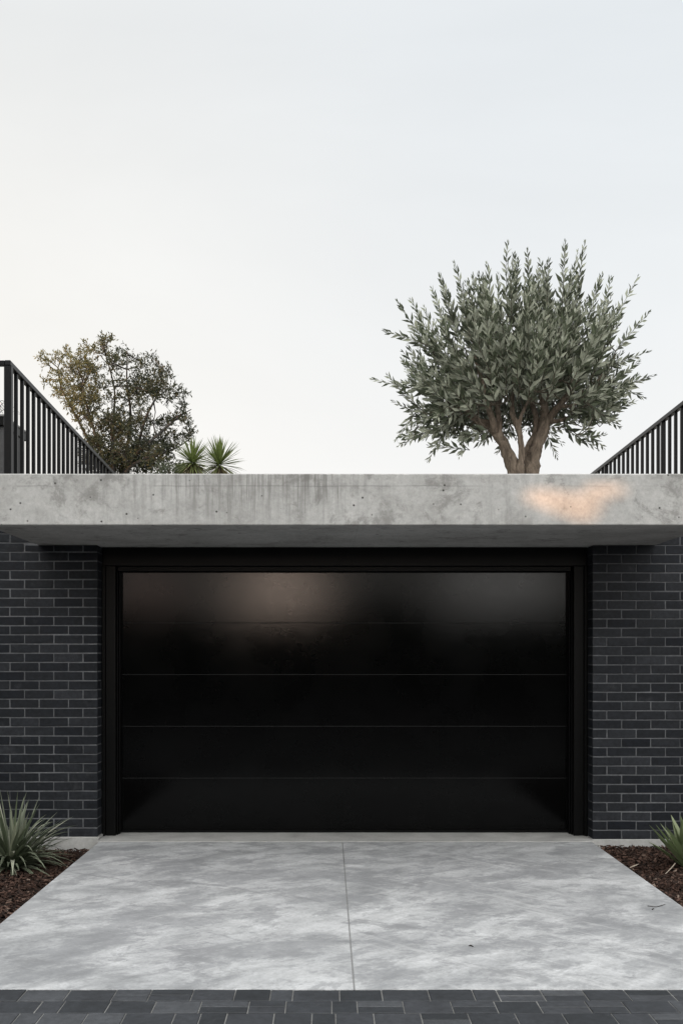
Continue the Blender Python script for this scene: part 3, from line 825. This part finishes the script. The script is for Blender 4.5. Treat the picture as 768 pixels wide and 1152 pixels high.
# ---- strappy plant in the left bed
SP = m_leaf('strappy_leaf', (.095, .118, .072), (.15, .17, .12), .4, .15)
SPE = m_leaf('strappy_pale_leaf', (.26, .28, .20), (.32, .33, .26), .45, .15)
rg = R(15)
pl = tag(empty('flax_plant', (-2.37, 8.0, -.09)), 'dense tuft of narrow arching leaves in the mulch left of the driveway', 'plant')
b0 = Vector((-2.37, 8.0, -.08))
m1, m2 = Mesh(), Mesh()
for k in range(270):
    a = rg.uniform(0, 6.28); e = math.radians(rg.triangular(-5, 88, 45))
    d = Vector((math.cos(e)*math.cos(a), math.cos(e)*math.sin(a), math.sin(e)))
    d = (d + Vector((rg.gauss(0, .16), rg.gauss(0, .16), rg.gauss(0, .12)))).normalized()
    L = rg.uniform(.28, .50) + .14 * (e / 1.5)
    w = rg.uniform(.018, .040)
    off = Vector((math.cos(a), math.sin(a), 0)) * rg.uniform(.0, .06)
    sword(m2 if rg.random() < .16 else m1, b0 + off, d, L, w, rg.random(), rg.uniform(.15, 1.15), 8, .22)
for nm, m_, mt in (('leaves', m1, SP), ('pale_leaves', m2, SPE)):
    o = m_.build(nm, mt, pl); o.matrix_parent_inverse = Matrix.Translation((2.37, -8.0, .09))
# ---- broad-leaved plant in the right bed
rg = R(29)
ag = tag(empty('agave', (2.645, 7.8, -.06)), 'clump of broad pale green sword leaves in the mulch right of the driveway', 'plant')
AG = m_leaf('agave_leaf', (.16, .205, .10), (.21, .245, .14), .4, .12)
b0 = Vector((2.645, 7.8, -.05)); m1 = Mesh()
spec = [(180, 52, .46, .036), (172, 58, .42, .04), (168, 38, .36, .035), (190, 66, .40, .046), (200, 47, .40, .036), (225, 76, .42, .055), (262, 70, .36, .05), (150, 62, .40, .04), (120, 70, .44, .045), (100, 55, .4, .04),
        (60, 60, .42, .045), (30, 50, .42, .045), (0, 60, .4, .045), (-20, 45, .4, .04), (-50, 60, .38, .045), (-80, 50, .34, .04), (-110, 60, .36, .042), (240, 50, .33, .04), (80, 80, .42, .05), (10, 78, .44, .05), (205, 82, .44, .05), (160, 76, .40, .045)]
for (a, e, L, w) in spec:
    a, e = math.radians(a), math.radians(e)
    d = Vector((math.cos(e)*math.cos(a), math.cos(e)*math.sin(a), math.sin(e)))
    sword(m1, b0 + Vector((math.cos(a), math.sin(a), 0)) * .03, d, L * .92, w * 2.0, rg.random(), rg.uniform(.0, .18), 9, .28)
o = m1.build('leaves', AG, ag); o.matrix_parent_inverse = Matrix.Translation((-2.645, -7.8, .06))

# ---- small fallen litter
def litter(name, label, pts, w, mat, cat='twig', fork=None):
    m = Mesh(); 
    bm = bmesh.new()
    tube(bm, smooth_path([(Vector(p), r * w) for p, r in pts], 4), 5)
    if fork: tube(bm, smooth_path([(Vector(p), r * w) for p, r in fork], 4), 5)
    o = obj(name, bm, mat); return tag(o, label, cat)
STRAWP = m_paint('straw', (.42, .36, .30), .8, .2); DARKP = m_paint('dark_twig', (.035, .03, .025), .8, .2)
g = lambda px, py, z=0: Vector(((px - CX) * (EYE - z) / (py - HY), F * (EYE - z) / (py - HY), z))
litter('fallen_twig', 'thin pale dry stalk lying on mulch beside the agave', [(g(748, 983, -.03), .6), (g(754, 977, -.025), 1), (g(759, 971, .0), 1)], .004, STRAWP)
litter('fallen_twig', 'pale crooked bark splinter on the right mulch, nearest the driveway corner', [(g(708, 976, -.03), .5), (g(713, 974, -.028), 1.3), (g(718, 972, -.03), .6)], .004, STRAWP)
litter('fallen_twig', 'dark forked twig on the right half of the driveway by the mulch', [(g(728, 1019, .003), .4), (g(738, 1020, .004), .8), (g(748, 1017, .003), .4)], .002, DARKP, fork=[(g(733, 1023, .004), 1.8), (g(735, 1022, .006), 1.2)])
litter('fallen_leaf', 'tiny dark curled leaf near the middle of the right driveway half', [(g(527, 1064, .003), .4), (g(529, 1063.5, .004), 1.2), (g(532, 1065, .003), .5)], .003, DARKP, 'leaf')
litter('fallen_twig', 'pale root fibre curling over the mulch under the flax plant', [(g(8, 975, -.06), .6), (g(13, 973, -.05), 1), (g(18, 979, -.06), .9), (g(24, 978, -.062), .5)], .0035, STRAWP)

# ------------------------------------------------------------------ added hedge-like blocker, unseen: shades the garage, its holes shape the sun fleck
SUN_AZ, SUN_EL = math.radians(45), math.radians(10)        # the sun stands behind the viewer, to the left
hs = Vector((-math.sin(SUN_AZ), -math.cos(SUN_AZ), 0)); tdir = Vector((hs.y * -1, hs.x, 0)) * -1
tdir = Vector((math.cos(SUN_AZ), -math.sin(SUN_AZ), 0))
ts = math.tan(SUN_EL)
A0 = P(642, 566, 7.4)                    # centre of the sun fleck on the slab's face
DH = 22.0
H0 = Vector((0, 7.4, 0)) + hs * DH
def to_blocker(p):
    """where the ray from p towards the sun meets the blocker plane, as (u, z)"""
    k = DH - (p - Vector((0, 7.4, p.z))).dot(hs)
    return ((p - Vector((0, 7.4, p.z))).dot(tdir), p.z + k * ts)
holes = []
for px, py, rx, rz in ((614, 562, 23, 10), (632, 566, 24, 12), (650, 571, 21, 15), (664, 562, 14, 9), (678, 552, 19, 7), (692, 550, 9, 6)):
    p = P(px, py, 7.4); u, z = to_blocker(p)
    holes.append((u, z, rx / 162 * math.cos(SUN_AZ), rz / 162))
def inhole(u, z):
    return any(((u-a)/(b*1.05))**2 + ((z-c)/(d*1.05))**2 < 1 + .25 * noise.noise(Vector((u * 12, z * 12, 0))) for a, c, b, d in [(h[0], h[1], h[2], h[3]) for h in holes])
hu = sum(h[0] for h in holes) / len(holes); hz = sum(h[1] for h in holes) / len(holes)
HU0, HU1, HT = -16.2, 11.0, 10.2
def axis(a, b, c0, c1, coarse, fine):
    out = []; v = a
    while v < c0 - coarse * .5: out.append(v); v += coarse
    v = c0
    while v < c1: out.append(v); v += fine
    v = c1
    while v < b: out.append(v); v += coarse
    out.append(b); return out
us = axis(HU0, HU1, hu - .6, hu + .6, .5, .02); zz_ = axis(-.15, HT, hz - .35, hz + .35, .5, .02)
bm = bmesh.new(); grids = []
for layer in (0, 1):
    gr = []
    for u in us:
        col = []
        for z in zz_:
            near = abs(u - hu) < .7 and abs(z - hz) < .45
            dd = 0 if near else .22 * noise.noise(Vector((u * .9, z * .9, layer * 7)))
            p = H0 + tdir * u + hs * (layer * .7 + dd); p.z = z + layer * .7 * ts + (.3 * noise.noise(Vector((u, layer * 3, 1))) if z == HT else 0)
            if z < 0: p.z = -.2
            col.append(bm.verts.new(p))
        gr.append(col)
    grids.append(gr)
    for i in range(len(us) - 1):
        for j in range(len(zz_) - 1):
            uc, zc = (us[i] + us[i+1]) / 2, (zz_[j] + zz_[j+1]) / 2
            if inhole(uc, zc): continue
            bm.faces.new((gr[i][j], gr[i+1][j], gr[i+1][j+1], gr[i][j+1]))
a, b = grids
for i in range(len(us) - 1): bm.faces.new((a[i][-1], a[i+1][-1], b[i+1][-1], b[i][-1]))
for j in range(len(zz_) - 1):
    bm.faces.new((a[0][j], a[0][j+1], b[0][j+1], b[0][j])); bm.faces.new((a[-1][j], a[-1][j+1], b[-1][j+1], b[-1][j]))
tag(obj('sun_blocker', bm, m_plain_concrete('blocker_green', (.014, .022, .010), (.045, .060, .028)), smooth=True), 'added dark hedge shape that blocks the sun, outside the picture', 'sun blocker')
# low bushes added out of view as the dark skyline the door mirrors
rg = R(51)
for k, (x, w, h) in enumerate([(-9.0, 3.4, 3.2), (-5.6, 2.6, 3.1), (-3.0, 2.4, 2.7), (-.6, 2.4, 2.9), (1.9, 1.9, 3.35), (4.0, 2.2, 2.7), (6.6, 2.6, 3.0), (9.6, 3.0, 3.3), (13, 3.4, 3.5)]):
    bm = bmesh.new(); bmesh.ops.create_icosphere(bm, subdivisions=4, radius=1)
    for v in bm.verts:
        n = v.co.normalized(); s = 1 + .16 * noise.noise(n * 3 + Vector((k * 9, 0, 0))) + .08 * noise.noise(n * 9)
        v.co = Vector((n.x * w * 1.25 * s, n.y * 1.6 * s, max(-.35, n.z) * h * .75 * s + h * .26))
    o = obj('reflection_bush', bm, m_plain_concrete('bush_green', (.014, .022, .010), (.04, .055, .025)), smooth=True); o.location = (x, -15.5, -.15)
    tag(o, 'rounded dark bush added outside the picture for the door to mirror', 'bush', 'added bushes the door mirrors')

# ------------------------------------------------------------------ light
w = bpy.data.worlds.new('World'); sc.world = w; w.use_nodes = True
n = w.node_tree.nodes; l = w.node_tree.links
bg = n['Background']; bg.inputs['Strength'].default_value = .1
sky = n.new('ShaderNodeTexSky'); sky.sky_type = 'NISHITA'; sky.sun_disc = False
sky.sun_elevation = SUN_EL; sky.sun_rotation = math.radians(180) + SUN_AZ
sky.air_density = 1.0; sky.dust_density = 2.0
hsv = n.new('ShaderNodeHueSaturation'); hsv.inputs['Saturation'].default_value = .25; hsv.inputs['Value'].default_value = .5
l.new(sky.outputs[0], hsv.inputs['Color'])
tc = n.new('ShaderNodeTexCoord'); sep = n.new('ShaderNodeSeparateXYZ'); l.new(tc.outputs['Generated'], sep.inputs[0])
rp = n.new('ShaderNodeValToRGB'); e = rp.color_ramp.elements
K = 1.0
stops = [(0.0, (.955, .935, .905)), (.10, (.93, .922, .905)), (.28, (.865, .878, .882)), (.50, (.80, .828, .850)), (.68, (.95, .98, 1.0)), (1.0, (1.35, 1.38, 1.40))]
while len(e) < len(stops): e.new(.5)
for el, (p, c) in zip(e, stops): el.position = p; el.color = (*c, 1)
l.new(sep.outputs['Z'], rp.inputs['Fac'])
# thin uneven veil of cloud
nz = n.new('ShaderNodeTexNoise'); nz.inputs['Scale'].default_value = 1.6; nz.inputs['Detail'].default_value = 5; nz.inputs['Roughness'].default_value = .55; nz.inputs['Distortion'].default_value = .6
mp = n.new('ShaderNodeMapping'); mp.inputs['Scale'].default_value = (1, 1, 2.6); l.new(tc.outputs['Generated'], mp.inputs['Vector']); l.new(mp.outputs[0], nz.inputs['Vector'])
r2 = n.new('ShaderNodeMapRange'); r2.inputs['From Min'].default_value = .3; r2.inputs['From Max'].default_value = .7; r2.inputs['To Min'].default_value = .965; r2.inputs['To Max'].default_value = 1.035
l.new(nz.outputs['Fac'], r2.inputs['Value'])
# brighter, warmer cloud towards the low sun behind the viewer
dotn = n.new('ShaderNodeVectorMath'); dotn.operation = 'DOT_PRODUCT'; l.new(tc.outputs['Generated'], dotn.inputs[0]); dotn.inputs[1].default_value = Vector((-.15, -.78, .62)).normalized()
r3 = n.new('ShaderNodeValToRGB'); e = r3.color_ramp.elements
e[0].position = .25; e[0].color = (.55, .55, .55, 1); e[1].position = .98; e[1].color = (1.5, 1.45, 1.38, 1)
l.new(dotn.outputs['Value'], r3.inputs['Fac'])
def vmul(a, b, s=None):
    m = n.new('ShaderNodeVectorMath'); m.operation = 'MULTIPLY'; l.new(a, m.inputs[0])
    if s is None: l.new(b, m.inputs[1])
    else: m.inputs[1].default_value = (s, s, s)
    return m.outputs[0]
c = vmul(rp.outputs['Color'], r3.outputs['Color'])
c = vmul(c, None, 2.0)
cb = n.new('ShaderNodeCombineXYZ')
for i in range(3): l.new(r2.outputs[0], cb.inputs[i])
c = vmul(c, cb.outputs[0])
# bright spots added to the sky low behind the viewer, for the door to mirror
def glow(dx, dz, wx, wz, col):
    nd = n.new('ShaderNodeVectorMath'); nd.operation = 'SUBTRACT'; l.new(tc.outputs['Generated'], nd.inputs[0])
    nd.inputs[1].default_value = Vector((dx, -1, dz)).normalized()
    sc2 = n.new('ShaderNodeVectorMath'); sc2.operation = 'MULTIPLY'; l.new(nd.outputs[0], sc2.inputs[0]); sc2.inputs[1].default_value = (1/wx, 1/.5, 1/wz)
    ln_ = n.new('ShaderNodeVectorMath'); ln_.operation = 'LENGTH'; l.new(sc2.outputs[0], ln_.inputs[0])
    mr = n.new('ShaderNodeMapRange'); mr.interpolation_type = 'SMOOTHERSTEP'; l.new(ln_.outputs['Value'], mr.inputs['Value'])
    mr.inputs['From Min'].default_value = 0; mr.inputs['From Max'].default_value = 1; mr.inputs['To Min'].default_value = 1; mr.inputs['To Max'].default_value = 0
    m = n.new('ShaderNodeVectorMath'); m.operation = 'SCALE'; m.inputs[0].default_value = col; l.new(mr.outputs[0], m.inputs['Scale'])
    return m.outputs[0]
for g_ in (glow(-.045, .060, .066, .040, (34.0, 26.0, 21.0)), glow(.165, .066, .09, .042, (9.6, 9.4, 9.1)), glow(-.165, .060, .045, .032, (6.0, 3.6, 2.8))):
    ad = n.new('ShaderNodeVectorMath'); ad.operation = 'ADD'; l.new(c, ad.inputs[0]); l.new(g_, ad.inputs[1]); c = ad.outputs[0]
def tint(vx, vy, vz, w, col):
    nd = n.new('ShaderNodeVectorMath'); nd.operation = 'DISTANCE'; l.new(tc.outputs['Generated'], nd.inputs[0]); nd.inputs[1].default_value = Vector((vx, vy, vz)).normalized()
    mr = n.new('ShaderNodeMapRange'); mr.interpolation_type = 'SMOOTHSTEP'; l.new(nd.outputs['Value'], mr.inputs['Value'])
    mr.inputs['From Min'].default_value = 0; mr.inputs['From Max'].default_value = w; mr.inputs['To Min'].default_value = 1; mr.inputs['To Max'].default_value = 0
    m = n.new('ShaderNodeVectorMath'); m.operation = 'SCALE'; m.inputs[0].default_value = col; l.new(mr.outputs[0], m.inputs['Scale'])
    return m.outputs[0]
for g_ in (tint(-480, 1200, 330, .55, (.075, .045, .0)), tint(420, 1200, 560, .45, (-.02, -.006, .006))):
    ad = n.new('ShaderNodeVectorMath'); ad.operation = 'ADD'; l.new(c, ad.inputs[0]); l.new(g_, ad.inputs[1]); c = ad.outputs[0]
c = vmul(c, None, 10.0)
mx = n.new('ShaderNodeMix'); mx.data_type = 'RGBA'; mx.inputs[0].default_value = .90
l.new(hsv.outputs[0], mx.inputs[6]); l.new(c, mx.inputs[7]); l.new(mx.outputs[2], bg.inputs['Color'])

sd = bpy.data.lights.new('sun', 'SUN'); sd.energy = 4.6; sd.angle = math.radians(.3); sd.color = (1.0, .50, .22)
so = bpy.data.objects.new('sun', sd); C.objects.link(so)
dv = hs * math.cos(SUN_EL) + Vector((0, 0, math.sin(SUN_EL)))
so.rotation_euler = dv.to_track_quat('Z', 'Y').to_euler(); so.location = dv * 40

# ------------------------------------------------------------------ camera
cd = bpy.data.cameras.new('camera'); co = bpy.data.objects.new('camera', cd); C.objects.link(co)
co.location = (0, 0, EYE); co.rotation_euler = (math.radians(90), 0, 0)
cd.sensor_fit = 'VERTICAL'; cd.sensor_height = 36; cd.sensor_width = 24; cd.lens = 36 * F / 1152
cd.shift_y = (HY - 576) / 1152; cd.shift_x = (384 - CX) / 1152
cd.clip_start = .05; cd.clip_end = 3000
sc.camera = co
sc.view_settings.view_transform = 'Standard'; sc.view_settings.look = 'None'
sc.view_settings.exposure = 0; sc.view_settings.gamma = 1; sc.view_settings.use_curve_mapping = False
